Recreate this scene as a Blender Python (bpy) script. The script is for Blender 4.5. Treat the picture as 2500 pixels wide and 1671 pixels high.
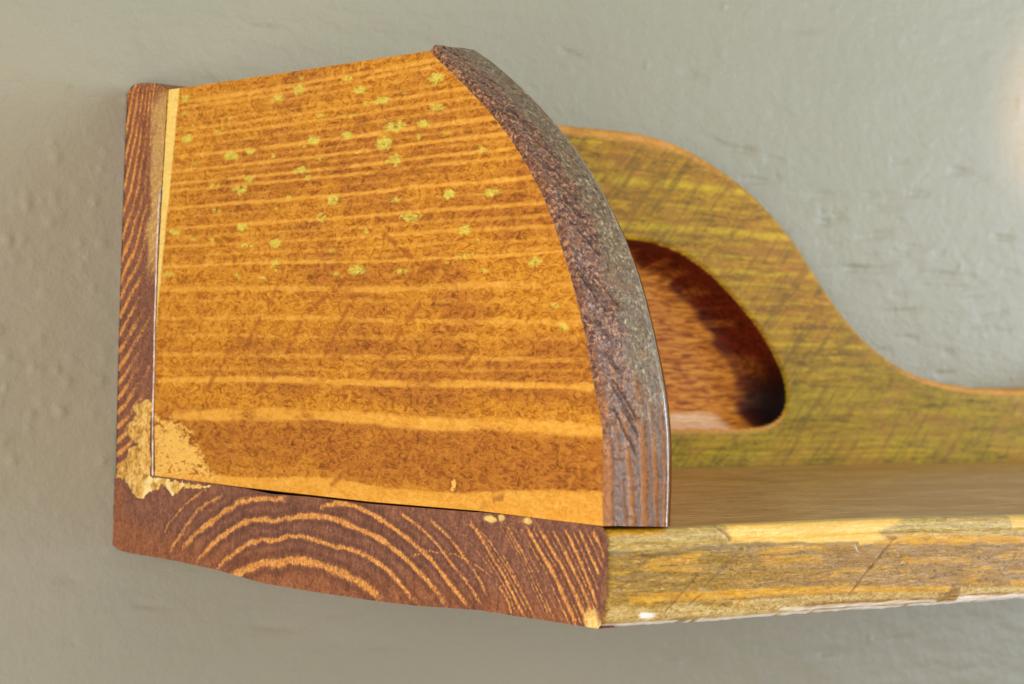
import bpy, math, random
import numpy as np
from mathutils import Matrix, Vector

for o in list(bpy.data.objects):
    bpy.data.objects.remove(o)
S = bpy.context.scene
COL = S.collection
MM = 0.001
rng = np.random.default_rng(7)

# ------------------------------------------------------------------ camera
CAM = np.array([-305.8349, -516.2072, 36.1539])          # mm
YAW, PITCH, ROLL, FPX = 0.6996, -0.0014, 0.0307, 5760.4  # focal length in px of a 2500 px wide frame


def cam_axes():
    cy, sy = math.cos(YAW), math.sin(YAW)
    cp, sp = math.cos(PITCH), math.sin(PITCH)
    f = np.array([sy * cp, cy * cp, sp])
    r = np.array([cy, -sy, 0.0])
    u = np.cross(r, f)
    c, s = math.cos(ROLL), math.sin(ROLL)
    return c * r + s * u, -s * r + c * u, f


RX, UX, FX = cam_axes()
cd = bpy.data.cameras.new('camera')
cam = bpy.data.objects.new('camera', cd)
COL.objects.link(cam)
cam.matrix_world = Matrix(((RX[0], UX[0], -FX[0], CAM[0] * MM), (RX[1], UX[1], -FX[1], CAM[1] * MM),
                           (RX[2], UX[2], -FX[2], CAM[2] * MM), (0, 0, 0, 1)))
cd.sensor_width = 36
cd.lens = 36 * FPX / 2500
cd.clip_start = 0.01
cd.clip_end = 20
cd.dof.use_dof = True
cd.dof.focus_distance = 0.505
cd.dof.aperture_fstop = 34
S.camera = cam

# ------------------------------------------------------------------ light
W = bpy.data.worlds.new('World')
S.world = W
W.use_nodes = True
W.node_tree.nodes['Background'].inputs[0].default_value = (0.95, 0.95, 0.93, 1)
W.node_tree.nodes['Background'].inputs[1].default_value = 0.50


def area(name, loc, target, size, power, col, sy=None):
    l = bpy.data.lights.new(name, 'AREA')
    l.energy = power
    l.color = col
    l.size = size
    if sy:
        l.shape = 'RECTANGLE'
        l.size_y = sy
    o = bpy.data.objects.new(name, l)
    COL.objects.link(o)
    o.location = loc
    d = Vector(target) - Vector(loc)
    o.rotation_euler = d.to_track_quat('-Z', 'Y').to_euler()
    return o


area('room_light', (-0.95, -0.92, -0.06), (0.0, -0.05, 0.03), 0.6, 17.0, (1.0, 0.885, 0.83))
area('window_light', (1.0, -1.25, 0.55), (0.1, -0.05, 0.03), 0.8, 9.0, (0.92, 1.0, 0.90), 1.0)
area('rim_highlight_light', (1.38, -0.50, 0.08), (0.05, -0.1, 0.05), 0.16, 9.0, (0.70, 0.84, 1.0), 0.6)  # added strip light out of view, gives the panel's far rim its highlight
sp = bpy.data.lights.new('lamp_glow', 'SPOT')
sp.energy = 22.0
sp.color = (1.0, 0.55, 0.34)
sp.spot_size = math.radians(6)
sp.spot_blend = 1.0
sp.shadow_soft_size = 0.01
spo = bpy.data.objects.new('lamp_glow', sp)
COL.objects.link(spo)

S.view_settings.view_transform = 'Standard'
S.view_settings.look = 'None'
S.view_settings.exposure = 0.0
S.view_settings.gamma = 1
S.render.engine = 'CYCLES'

# ------------------------------------------------------------------ measuring helpers
KD = 2500 / 2346


def unproj(x, y, axis, val):
    """a spot measured on the 2346 px print -> point (mm) on the plane axis = val"""
    d = FX + RX * ((x * KD - 1250) / FPX) - UX * ((y * KD - 835.5) / FPX)
    t = (val - CAM[axis]) / d[axis]
    return CAM + d * t


def trace(pts, axis, val):
    return np.array([unproj(x, y, axis, val) for x, y in pts])


def z3(x, y):      # enlargement 3 -> print
    return ((200 + x / 2.09) / KD, (650 + y / 2.09) / KD)


def z4(x, y):
    return ((800 + x / 2.614) / KD, (1000 + y / 2.614) / KD)


def z8(x, y):
    return ((200 + x / 3.92) / KD, (850 + y / 3.92) / KD)


def resample(P, n, smooth=0):
    P = np.asarray(P, float)
    if smooth:
        for _ in range(smooth):      # Chaikin, ends kept
            Q = np.empty((2 * len(P), P.shape[1]))
            Q[0] = P[0]
            Q[-1] = P[-1]
            a, b = P[:-1], P[1:]
            Q[1:-1:2] = .75 * a + .25 * b
            Q[2:-1:2] = (.25 * a + .75 * b)
            P = Q[:len(Q)]
    d = np.r_[0, np.cumsum(np.linalg.norm(np.diff(P, axis=0), axis=1))]
    t = np.linspace(0, d[-1], n)
    return np.stack([np.interp(t, d, P[:, k]) for k in range(P.shape[1])], 1)


def hashv(ix, iy, seed):
    h = (ix.astype(np.int64) * 374761393 + iy.astype(np.int64) * 668265263 + seed * 144269) & 0x7fffffff
    h = ((h ^ (h >> 13)) * 1274126177) & 0x7fffffff
    return ((h ^ (h >> 16)) & 0xffff) / 65535.0


def vn(x, y, seed=0):
    ix, iy = np.floor(x), np.floor(y)
    fx, fy = x - ix, y - iy
    fx = fx * fx * (3 - 2 * fx)
    fy = fy * fy * (3 - 2 * fy)
    a, b = hashv(ix, iy, seed), hashv(ix + 1, iy, seed)
    c, d = hashv(ix, iy + 1, seed), hashv(ix + 1, iy + 1, seed)
    return (a * (1 - fx) + b * fx) * (1 - fy) + (c * (1 - fx) + d * fx) * fy


def fbm(x, y, seed=0, o=4):
    s, a, t = 0, 1.0, 0
    for k in range(o):
        c_, s_ = math.cos(.5 + .9 * k), math.sin(.5 + .9 * k)
        xr, yr_ = (x * c_ - y * s_) * 2 ** k, (x * s_ + y * c_) * 2 ** k
        s = s + a * vn(xr + 17.3 * k, yr_ - 9.1 * k, seed + k)
        t += a
        a *= .5
    return s / t


def sstep(a, b, x):
    t = np.clip((x - a) / (b - a), 0, 1)
    return t * t * (3 - 2 * t)


def dist_poly(U, V, P):
    """distance of every (U,V) to polyline P (n,2), and the parameter along it 0..1"""
    best = np.full(U.shape, 1e9)
    par = np.zeros(U.shape)
    n = len(P) - 1
    for i in range(n):
        a, b = P[i], P[i + 1]
        d = b - a
        L = d @ d + 1e-12
        t = np.clip(((U - a[0]) * d[0] + (V - a[1]) * d[1]) / L, 0, 1)
        r = np.hypot(U - a[0] - t * d[0], V - a[1] - t * d[1])
        m = r < best
        best = np.where(m, r, best)
        par = np.where(m, (i + t) / n, par)
    return best, par


def inside(U, V, P):
    c = np.zeros(U.shape, bool)
    n = len(P)
    for i in range(n):
        x0, y0 = P[i]
        x1, y1 = P[(i + 1) % n]
        if y0 == y1:
            continue
        m = ((y0 > V) != (y1 > V)) & (U < (x1 - x0) * (V - y0) / (y1 - y0) + x0)
        c ^= m
    return c


def sdf(U, V, P):
    d, _ = dist_poly(U, V, np.vstack([P, P[:1]]))
    return np.where(inside(U, V, P), -d, d)


# ------------------------------------------------------------------ objects
def empty(name, loc=(0, 0, 0)):
    o = bpy.data.objects.new(name, None)
    COL.objects.link(o)
    o.location = loc
    o.empty_display_size = 0.02
    return o


def raw(name, verts, quads, mat, parent=None, attrs=None, smooth=True):
    verts = np.asarray(verts, float) * MM
    quads = np.asarray(quads, np.int32)
    me = bpy.data.meshes.new(name)
    me.vertices.add(len(verts))
    me.vertices.foreach_set('co', verts.ravel())
    k = quads.shape[1]
    me.loops.add(quads.size)
    me.loops.foreach_set('vertex_index', quads.ravel())
    me.polygons.add(len(quads))
    me.polygons.foreach_set('loop_start', np.arange(0, quads.size, k, dtype=np.int32))
    me.polygons.foreach_set('use_smooth', np.full(len(quads), smooth))
    for an, av in (attrs or {}).items():
        at = me.attributes.new(an, 'FLOAT', 'POINT')
        at.data.foreach_set('value', np.asarray(av, np.float32).ravel())
    me.update(calc_edges=True)
    me.validate()
    me.materials.append(mat)
    o = bpy.data.objects.new(name, me)
    COL.objects.link(o)
    o.parent = parent
    return o


def grid_quads(n, m, off=0, flip=False):
    i, j = np.meshgrid(np.arange(n - 1), np.arange(m - 1), indexing='ij')
    a = i * m + j + off
    q = np.stack([a, a + m, a + m + 1, a + 1], -1).reshape(-1, 4)
    return q[:, ::-1] if flip else q


def grid(name, P, mat, parent=None, attrs=None, flip=False, keep=None):
    n, m = P.shape[:2]
    q = grid_quads(n, m, 0, flip)
    if keep is not None:
        q = q[keep.reshape(-1)]
    v = P.reshape(-1, 3)
    used = np.unique(q)
    remap = np.full(len(v), -1)
    remap[used] = np.arange(len(used))
    at = {k: np.asarray(a).reshape(-1)[used] for k, a in (attrs or {}).items()}
    return raw(name, v[used], remap[q], mat, parent, at)


def coons(L, R, B, T, n, m, wiggle=None):
    """L,R from bottom to top, B,T from left to right; (n along u, m along v)"""
    L, R = resample(L, m), resample(R, m)
    B, T = resample(B, n), resample(T, n)
    B[0], B[-1], T[0], T[-1] = L[0], R[0], L[-1], R[-1]
    u = np.linspace(0, 1, n)[:, None, None]
    v = np.linspace(0, 1, m)[None, :, None]
    P = (1 - u) * L[None] + u * R[None] + (1 - v) * B[:, None] + v * T[:, None]
    P = P - ((1 - u) * (1 - v) * L[0] + u * (1 - v) * R[0] + (1 - u) * v * L[-1] + u * v * R[-1])
    return P


# ------------------------------------------------------------------ materials
class NT:
    def __init__(s, name, rough=0.5, spec=0.5):
        s.m = bpy.data.materials.new(name)
        s.m.use_nodes = True
        s.t = s.m.node_tree
        s.b = s.t.nodes['Principled BSDF']
        s.b.inputs['Roughness'].default_value = rough
        s.b.inputs['Specular IOR Level'].default_value = spec
        tc = s.t.nodes.new('ShaderNodeTexCoord')
        s.obj = s.map(tc.outputs['Object'], (1000, 1000, 1000))
        s.h = None

    def lk(s, a, b):
        if isinstance(a, (int, float)):
            b.default_value = a
        elif isinstance(a, tuple):
            b.default_value = (*a, 1) if len(a) == 3 and b.type == 'RGBA' else a
        else:
            s.t.links.new(a, b)

    def map(s, v, sc, rot=(0, 0, 0), loc=(0, 0, 0)):
        n = s.t.nodes.new('ShaderNodeMapping')
        s.lk(v, n.inputs[0])
        n.inputs['Scale'].default_value = sc
        n.inputs['Rotation'].default_value = rot
        n.inputs['Location'].default_value = loc
        return n.outputs[0]

    def noise(s, sc=(1, 1, 1), detail=3, rough=.55, dist=0, rot=(0, 0, 0), loc=(0, 0, 0), scale=1.0):
        n = s.t.nodes.new('ShaderNodeTexNoise')
        s.lk(s.map(s.map(s.obj, (1, 1, 1), rot), sc, (0, 0, 0), loc) if any(rot) else s.map(s.obj, sc, rot, loc), n.inputs['Vector'])
        n.inputs['Scale'].default_value = scale
        n.inputs['Detail'].default_value = detail
        n.inputs['Roughness'].default_value = rough
        n.inputs['Distortion'].default_value = dist
        return n.outputs['Fac']

    def attr(s, name):
        n = s.t.nodes.new('ShaderNodeAttribute')
        n.attribute_name = name
        return n.outputs['Fac']

    def math(s, op, a, b=0.0, c=None, clamp=False):
        n = s.t.nodes.new('ShaderNodeMath')
        n.operation = op
        n.use_clamp = clamp
        s.lk(a, n.inputs[0])
        s.lk(b, n.inputs[1])
        if c is not None:
            s.lk(c, n.inputs[2])
        return n.outputs[0]

    def rng(s, v, a, b, c=0.0, d=1.0):
        n = s.t.nodes.new('ShaderNodeMapRange')
        n.interpolation_type = 'SMOOTHSTEP'
        s.lk(v, n.inputs[0])
        for k, x in enumerate((a, b, c, d)):
            s.lk(x, n.inputs[k + 1])
        return n.outputs[0]

    def ramp(s, v, stops):
        n = s.t.nodes.new('ShaderNodeValToRGB')
        e = n.color_ramp.elements
        while len(e) < len(stops):
            e.new(.5)
        for k, (p, c) in enumerate(stops):
            e[k].position = p
            e[k].color = (*c, 1)
        s.lk(v, n.inputs[0])
        return n.outputs[0]

    def mix(s, f, a, b, mode='MIX'):
        n = s.t.nodes.new('ShaderNodeMix')
        n.data_type = 'RGBA'
        n.blend_type = mode
        s.lk(f, n.inputs[0])
        s.lk(a, n.inputs[6])
        s.lk(b, n.inputs[7])
        return n.outputs[2]

    def bump(s, h, dist=0.2, strength=1.0):
        n = s.t.nodes.new('ShaderNodeBump')
        n.inputs['Strength'].default_value = strength
        n.inputs['Distance'].default_value = dist * MM
        s.lk(h, n.inputs['Height'])
        if s.h:
            s.lk(s.h, n.inputs['Normal'])
        s.h = n.outputs[0]

    def done(s, col, rough=None):
        s.lk(col, s.b.inputs['Base Color'])
        if rough is not None:
            s.lk(rough, s.b.inputs['Roughness'])
        if s.h:
            s.lk(s.h, s.b.inputs['Normal'])
        return s.m


def srgb(r, g, b, k=1.0):
    return tuple(k * ((c / 255 / 12.92) if c < 10 else ((c / 255 + .055) / 1.055) ** 2.4) for c in (r, g, b))


KF = 0.90      # face of the end panel


def mat_face():
    t = NT('stained_pine_face', 0.45, 0.14)
    tone = t.attr('tone')
    fine = t.noise((.66, .34, .66), 4, .70, 1.4)
    fine2 = t.noise((2.2, 1.1, 2.8), 3, .65, 1.2, loc=(5, 3, 1))
    big = t.noise((.05, .05, .11), 2, .5, 0)
    strk = t.noise((.5, .05, 1.1), 3, .6, .6, loc=(8, 2, 2))
    v = t.math('ADD', t.math('MULTIPLY', fine, .66), t.math('ADD', t.math('MULTIPLY', fine2, .24), t.math('MULTIPLY', strk, .10)))
    base = t.ramp(v, [(.36, srgb(142, 84, 26, KF)), (.44, srgb(180, 112, 32, KF)), (.50, srgb(208, 138, 40, KF)), (.58, srgb(226, 158, 54, KF)), (.68, srgb(240, 178, 80, KF))])
    light = t.ramp(v, [(.36, srgb(222, 150, 46, KF)), (.5, srgb(240, 172, 66, KF)), (.66, srgb(252, 196, 94, KF))])
    dark = t.ramp(v, [(.36, srgb(114, 62, 28, KF)), (.44, srgb(154, 90, 34, KF)), (.52, srgb(186, 116, 42, KF)), (.64, srgb(206, 138, 54, KF))])
    c = t.mix(t.rng(t.math('ADD', t.attr('dens'), t.math('MULTIPLY', t.math('SUBTRACT', big, .5), .7)), .2, .9), base, dark)
    c = t.mix(t.math('MULTIPLY', tone, .92, clamp=True), c, light)
    # diagonal saw marks that took more stain
    c = t.mix(t.math('MULTIPLY', t.attr('saw'), .7), c, srgb(160, 88, 34, KF))
    # yellow green specks of old paint
    sa = t.attr('spot')
    sp_ = t.rng(t.math('ADD', sa, t.math('MULTIPLY', t.math('MULTIPLY', t.math('SUBTRACT', fine, .5), 2.4), t.math('MULTIPLY', sa, 1.6, clamp=True))), .05, 1.05)
    c = t.mix(t.math('MULTIPLY', sp_, .88), c, t.ramp(fine2, [(.35, srgb(196, 182, 52, KF)), (.62, srgb(240, 226, 104, KF))]))
    fl = t.attr('pale')
    flm = t.rng(t.math('ADD', fl, t.math('MULTIPLY', t.math('MULTIPLY', t.math('SUBTRACT', v, .5), 6.0), t.math('MULTIPLY', fl, 3.0, clamp=True))), .2, .85)
    c = t.mix(flm, c, t.ramp(fine2, [(.3, srgb(240, 180, 76, KF)), (.7, srgb(255, 208, 112, KF))]))
    c = t.mix(t.math('MULTIPLY', t.attr('edge'), t.rng(v, .3, .7, .65, .95)), c, srgb(250, 220, 124, 1.0))
    t.bump(v, .04, .4)
    t.bump(t.math('MULTIPLY', tone, -1), .08, .35)
    return t.done(c, t.rng(v, .3, .7, .5, .32))


def mat_endgrain():
    t = NT('stained_end_grain', 0.5, 0.25)
    ring = t.attr('ring')
    n1 = t.noise((1.6, 1.6, 1.6), 4, .65, .4)
    n2 = t.noise((.12, .12, .12), 2, .5)
    n3 = t.noise((4.5, 4.5, 4.5), 2, .6)
    dark = t.ramp(t.math('ADD', t.math('MULTIPLY', n1, .5), t.math('MULTIPLY', n3, .5)),
                  [(.34, srgb(86, 50, 38)), (.5, srgb(126, 82, 64)), (.66, srgb(160, 114, 92))])
    warm = t.ramp(n1, [(.35, srgb(118, 70, 44)), (.65, srgb(176, 108, 62))])
    c = t.mix(t.rng(n2, .42, .72, 0, .15), dark, warm)
    c = t.mix(t.math('MULTIPLY', t.attr('warm'), .75), c, warm)
    n6 = t.noise((.5, .5, .18), 4, .7, .8, loc=(1, 5, 2))
    c = t.mix(t.rng(n6, .5, .68, 0, .4), c, srgb(178, 118, 82))
    c = t.mix(t.rng(n6, .48, .34, 0, .45), c, srgb(74, 44, 36))
    c = t.mix(t.math('MULTIPLY', t.attr('halo'), .5), c, srgb(84, 50, 40))
    lt = t.ramp(n1, [(.35, srgb(186, 116, 50)), (.55, srgb(220, 152, 78)), (.7, srgb(240, 188, 118))])
    rg = t.rng(t.math('ADD', ring, t.math('MULTIPLY', t.math('SUBTRACT', n1, .5), 1.5)), .12, .95)
    c = t.mix(rg, c, lt)
    c = t.mix(t.attr('pale'), c, t.ramp(n1, [(.35, srgb(206, 160, 78)), (.65, srgb(250, 218, 140))]))
    t.bump(n1, .06, .6)
    t.bump(ring, .08, .5)
    return t.done(c, t.rng(n1, .3, .7, .6, .42))


def mat_putty():
    t = NT('cream_wood_filler', 0.6, 0.25)
    n1 = t.noise((1.1, 1.1, 1.1), 4, .6, .6)
    n2 = t.noise((.35, .35, .35), 2, .5, .3, loc=(3, 1, 8))
    c = t.ramp(t.math('ADD', t.math('MULTIPLY', n1, .6), t.math('MULTIPLY', n2, .4)),
               [(.36, srgb(132, 88, 44)), (.44, srgb(190, 142, 66)), (.52, srgb(222, 176, 90)), (.62, srgb(244, 206, 124))])
    c = t.mix(t.attr('white'), c, srgb(255, 232, 160))
    t.bump(n1, .2, .8)
    return t.done(c)


def mat_glue():
    t = NT('dried_white_glue', 0.35, 0.4)
    n = t.noise((1.2, 1.2, .6), 3)
    return t.done(t.ramp(n, [(.3, srgb(176, 146, 128)), (.7, srgb(240, 226, 214))]))


def mat_front():
    """sawn front edge of the end panel: dark lacquered end grain"""
    t = NT('lacquered_sawn_end_grain', 0.35, 0.42)
    a = t.attr('acr')                     # 0 near face, 1 at far side
    n1 = t.noise((1.2, 1.2, 1.2), 5, .7, .6)
    n2 = t.noise((.22, .22, .22), 3, .6, .5)
    n3 = t.noise((1.5, .5, .6), 3, .6, 1.0, rot=(math.radians(28), 0, 0))
    rimk = t.rng(a, .80, .87, 1, .12)
    near = t.ramp(n1, [(.37, srgb(44, 22, 18)), (.45, srgb(90, 54, 40)), (.53, srgb(128, 84, 60)), (.62, srgb(190, 142, 100))])
    far = t.ramp(t.math('ADD', t.math('MULTIPLY', n1, .6), t.math('MULTIPLY', n3, .4)),
                 [(.38, srgb(66, 50, 34)), (.47, srgb(106, 88, 66)), (.55, srgb(132, 114, 86)), (.63, srgb(196, 180, 142))])
    f = t.rng(t.math('ADD', a, t.math('MULTIPLY', t.math('SUBTRACT', n2, .5), .5)), .34, .56)
    c = t.mix(f, near, far)
    c = t.mix(t.rng(n2, .52, .7, 0, .5), c, srgb(128, 82, 42))
    lo = t.attr('low')
    st = t.attr('streak')
    lowc = t.mix(t.math('MULTIPLY', st, .8), t.ramp(n1, [(.35, srgb(74, 42, 22)), (.65, srgb(136, 88, 42))]), t.ramp(n1, [(.35, srgb(136, 80, 22)), (.65, srgb(184, 116, 40))]))
    c = t.mix(lo, c, lowc)
    c = t.mix(t.attr('cut'), c, srgb(48, 26, 20))
    n5 = t.noise((3.4, 2.2, 1.5), 3, .6, .5, rot=(math.radians(25), 0, 0), loc=(2, 1, 3))
    t.bump(t.math('MULTIPLY', n1, rimk), .3, .9)
    t.bump(t.math('MULTIPLY', n5, rimk), .12, .9)
    t.bump(t.attr('cut'), .35, -.6)
    r = t.math('ADD', t.rng(a, .35, .6, .20, .36), t.math('MULTIPLY', t.rng(a, .80, .86), -.26))
    t.lk(t.math('ADD', t.rng(a, .80, .86, 0, .5), t.rng(a, .3, .5, .62, .40)), t.b.inputs['Specular IOR Level'])
    return t.done(c, r)


def mat_back():
    t = NT('yellow_stained_board', 0.5, 0.14)
    tone = t.attr('tone')
    n1 = t.noise((.4, 1.0, 1.0), 4, .68, 1.2)
    n2 = t.noise((.035, .1, .07), 3, .55, .6)
    n4 = t.noise((.07, 1, .75), 3, .6, .4, loc=(4, 4, 2))
    g = t.noise((.42, 1, .05), 4, .6, .8, rot=(0, math.radians(-42), 0))
    v = t.math('ADD', t.math('MULTIPLY', n1, .55), t.math('MULTIPLY', n4, .45))
    base = t.ramp(v, [(.38, srgb(110, 76, 16)), (.46, srgb(152, 106, 20)), (.54, srgb(178, 126, 26)), (.63, srgb(204, 152, 38))])
    olive = t.ramp(v, [(.38, srgb(104, 84, 6)), (.48, srgb(150, 124, 10)), (.60, srgb(178, 150, 18))])
    c = t.mix(t.attr('olive'), base, olive)
    c = t.mix(t.rng(n2, .48, .62, 0, .45), c, srgb(176, 122, 44))
    c = t.mix(t.math('MULTIPLY', tone, .8), c, t.ramp(n1, [(.35, srgb(190, 158, 14)), (.65, srgb(222, 190, 36))]))
    c = t.mix(t.rng(g, .50, .66, 0, .6), c, srgb(112, 86, 24))
    c = t.mix(t.attr('lit_rim'), c, t.ramp(n1, [(.3, srgb(206, 128, 44)), (.7, srgb(240, 176, 96))]))  # light caught by the bevel, painted as a brighter orange
    t.bump(v, .08, .3)
    return t.done(c)


def mat_recess():
    t = NT('dark_stained_carving', 0.5, 0.2)
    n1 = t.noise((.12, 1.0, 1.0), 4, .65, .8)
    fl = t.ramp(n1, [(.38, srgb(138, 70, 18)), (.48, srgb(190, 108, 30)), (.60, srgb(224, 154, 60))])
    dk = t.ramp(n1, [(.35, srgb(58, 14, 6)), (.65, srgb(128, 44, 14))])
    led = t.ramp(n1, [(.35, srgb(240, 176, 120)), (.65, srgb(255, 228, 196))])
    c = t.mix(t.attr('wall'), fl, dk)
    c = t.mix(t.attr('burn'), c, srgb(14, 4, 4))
    c = t.mix(t.attr('lit_ledge'), c, led)  # brightness of the upward-facing ledge is put into the colour
    t.bump(n1, .1, .5)
    return t.done(c, t.rng(t.math('ADD', t.attr('wall'), t.attr('burn')), 0, 1.6, .65, .6))


def mat_top():
    t = NT('shelf_top_stain', 0.42, 0.45)
    n1 = t.noise((.06, .9, 1), 4, .6, .6)
    n2 = t.noise((.018, .06, .1), 2, .5, .4, loc=(3, 9, 0))
    n3 = t.noise((.4, 2.6, 1), 3, .6, .3, loc=(1, 0, 5))
    c = t.ramp(t.math('ADD', t.math('MULTIPLY', n1, .6), t.math('MULTIPLY', n3, .4)),
               [(.38, srgb(118, 82, 46)), (.48, srgb(180, 136, 76)), (.60, srgb(220, 178, 102))])
    c = t.mix(t.rng(n2, .45, .65, 0, .7), c, srgb(170, 122, 52))
    t.bump(n1, .06, .4)
    return t.done(c)


def mat_nose():
    t = NT('worn_shelf_edge', 0.33, 0.36)
    n1 = t.noise((.5, 1.0, 1.3), 4, .68, 2.0)
    n2 = t.noise((.05, .3, .45), 4, .65, .9)
    n3 = t.noise((.14, 3, 2.2), 4, .65, .5, loc=(2, 7, 1))
    v = t.math('ADD', t.math('MULTIPLY', n1, .6), t.math('MULTIPLY', n3, .4))
    face = t.ramp(v, [(.37, srgb(92, 64, 24)), (.45, srgb(134, 98, 42)), (.53, srgb(160, 122, 62)), (.63, srgb(192, 158, 98))])
    olv = t.ramp(v, [(.37, srgb(92, 66, 14)), (.46, srgb(134, 100, 28)), (.54, srgb(160, 124, 44)), (.63, srgb(190, 158, 78))])
    gold = t.ramp(v, [(.37, srgb(166, 108, 8)), (.5, srgb(204, 148, 24)), (.63, srgb(226, 178, 66))])
    pale = t.ramp(v, [(.37, srgb(212, 160, 62)), (.5, srgb(228, 184, 84)), (.62, srgb(246, 212, 128))])
    grey = t.ramp(v, [(.37, srgb(126, 100, 44)), (.5, srgb(178, 148, 74)), (.62, srgb(214, 188, 118))])
    c = t.mix(t.attr('olv'), face, olv)
    c = t.mix(t.rng(n2, .54, .66, 0, .6), c, gold)
    c = t.mix(t.attr('gold'), c, gold)
    c = t.mix(t.attr('gband'), c, grey)
    c = t.mix(t.attr('band'), c, pale)
    c = t.mix(t.math('MULTIPLY', t.attr('plow'), .8), c, t.ramp(n1, [(.38, srgb(176, 136, 40)), (.6, srgb(226, 206, 150))]))
    c = t.mix(t.attr('edge_glint'), c, t.ramp(n3, [(.35, srgb(214, 190, 150)), (.6, srgb(250, 242, 236))]))  # white highlight on the lower arris, put into the colour
    c = t.mix(t.math('MULTIPLY', t.attr('drk'), .7), c, srgb(92, 74, 44))
    c = t.mix(t.math('MULTIPLY', t.attr('cut'), .75), c, srgb(96, 60, 26))
    t.bump(v, .16, .7)
    t.bump(t.attr('cut'), .15, -.3)
    return t.done(c, t.rng(v, .35, .6, .38, .22))


def mat_wall():
    t = NT('painted_wall', 0.42, 0.30)
    n1 = t.noise((.035, .3, .16), 4, .6, .5)
    n2 = t.noise((.9, .9, .9), 3, .6)
    c = t.ramp(t.noise((.006, .01, .012), 2, .5), [(.3, srgb(160, 157, 137, .84)), (.7, srgb(168, 164, 145, .84))])
    c = t.mix(t.rng(n2, .2, .8, 0, .14), c, srgb(140, 142, 122))
    c = t.mix(t.rng(t.noise((.02, .1, .05), 3, .6, loc=(9, 0, 4)), .4, .7, 0, .22), c, srgb(148, 150, 122))
    t.bump(n1, .5, .5)
    t.bump(n2, .16, .7)
    t.bump(t.noise((.28, .5, .4), 3, .6, .6, loc=(4, 4, 9)), .5, .6)
    return t.done(c)


def mat_plain(name, c):
    t = NT(name, .5, .3)
    n = t.noise((.1, .6, .6), 3)
    return t.done(t.ramp(n, [(.35, tuple(x * .7 for x in c)), (.65, c)]))


M_face, M_end, M_putty, M_glue = mat_face(), mat_endgrain(), mat_putty(), mat_glue()
M_front, M_back, M_rec, M_top = mat_front(), mat_back(), mat_recess(), mat_top()
M_nose, M_wall = mat_nose(), mat_wall()
M_side = mat_plain('stained_pine_hidden_side', srgb(176, 112, 40))
M_dark = mat_plain('raw_dark_joint', srgb(46, 26, 16))

TS, TB, D = 19.0, 18.6, 181.5
LEN = 560.0

# ------------------------------------------------------------------ wall
x = np.r_[np.arange(-400, -160, 8.), np.arange(-160, 420, .75), np.arange(420, 1000, 8.)]
z = np.r_[np.arange(-400, -110, 8.), np.arange(-110, 175, .75), np.arange(175, 420, 8.)]
X, Z = np.meshgrid(x, z, indexing='ij')
Y = .5 * (fbm(X / 40, Z / 24, 3, 3) - .5)
Y += .5 * (fbm(X / 13, Z / 3.6, 11, 3) - .5) * sstep(.35, .7, fbm(X / 90, Z / 60, 5, 2))
Y += .16 * (fbm(X / 5.5, Z / 4.0, 17, 2) - .5) + .14 * (fbm(X / 3.2, Z / 2.6, 19, 2) - .5) * (1 - sstep(-40, 40, X))
strokes = [((1850, 448), (1960, 452)), ((1600, 310), (1740, 352)), ((1690, 408), (1810, 412)), ((1945, 445), (2090, 450)),
           ((1990, 475), (2080, 478)), ((1960, 545), (2060, 535)), ((2060, 572), (2150, 565)), ((1960, 590), (2040, 580)),
           ((1980, 615), (2050, 612)), ((2060, 628), (2260, 640)), ((2180, 660), (2280, 650)), ((2200, 690), (2300, 676)),
           ((2270, 540), (2330, 548)), ((2050, 715), (2120, 708)), ((1870, 508), (1950, 505)), ((1650, 345), (1760, 350)),
           ((2170, 392), (2240, 396)), ((2100, 655), (2240, 662)), ((1930, 610), (2000, 618)), ((2230, 735), (2320, 715)),
           ((120, 1330), (200, 1325)), ((560, 1430), (700, 1440)), ((300, 1385), (420, 1392)), ((1500, 1500), (1640, 1508)),
           ((140, 1475), (190, 1478)), ((1850, 1500), (1960, 1498)), ((2000, 1470), (2120, 1462)), ((820, 1480), (980, 1492)),
           ((1560, 170), (1640, 190)), ((1800, 60), (1900, 70)), ((1280, 110), (1360, 140)), ((560, 60), (660, 70))]
for (a, b) in strokes:
    p, q = unproj(*a, 1, 0), unproj(*b, 1, 0)
    mid = (p + q) / 2 + np.array([0, 0, rng.uniform(-.8, .8)])
    P = np.array([p[[0, 2]], mid[[0, 2]], q[[0, 2]]])
    lo, hi = P.min(0) - 8, P.max(0) + 8
    m = (X > lo[0]) & (X < hi[0]) & (Z > lo[1]) & (Z < hi[1])
    d, t = dist_poly(X[m], Z[m], P)
    w = rng.uniform(.8, 1.35)
    Y[m] += rng.uniform(.35, .65) * np.exp(-((d + 1.2 * (fbm(X[m] / 4, Z[m] / 2, 23, 2) - .4)) / w) ** 2) * np.clip(np.sin(np.pi * t), 0, 1)
for k in range(70):
    px, py = (rng.uniform(1650, 2346), rng.uniform(350, 860)) if k < 42 else (rng.uniform(0, 2346), rng.uniform(0, 1568))
    p = unproj(px, py, 1, 0)
    q_ = p + np.array([rng.uniform(3, 9), 0, rng.uniform(-.6, .8)])
    m = (X > p[0] - 4) & (X < q_[0] + 4) & (abs(Z - p[2]) < 5)
    d, t = dist_poly(X[m], Z[m] + .8 * (fbm(X[m] / 3, Z[m] / 3, 24, 2) - .5), np.array([p[[0, 2]], q_[[0, 2]]]))
    Y[m] += rng.uniform(.12, .4) * np.exp(-(d / rng.uniform(.6, 1.2)) ** 2)
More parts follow.
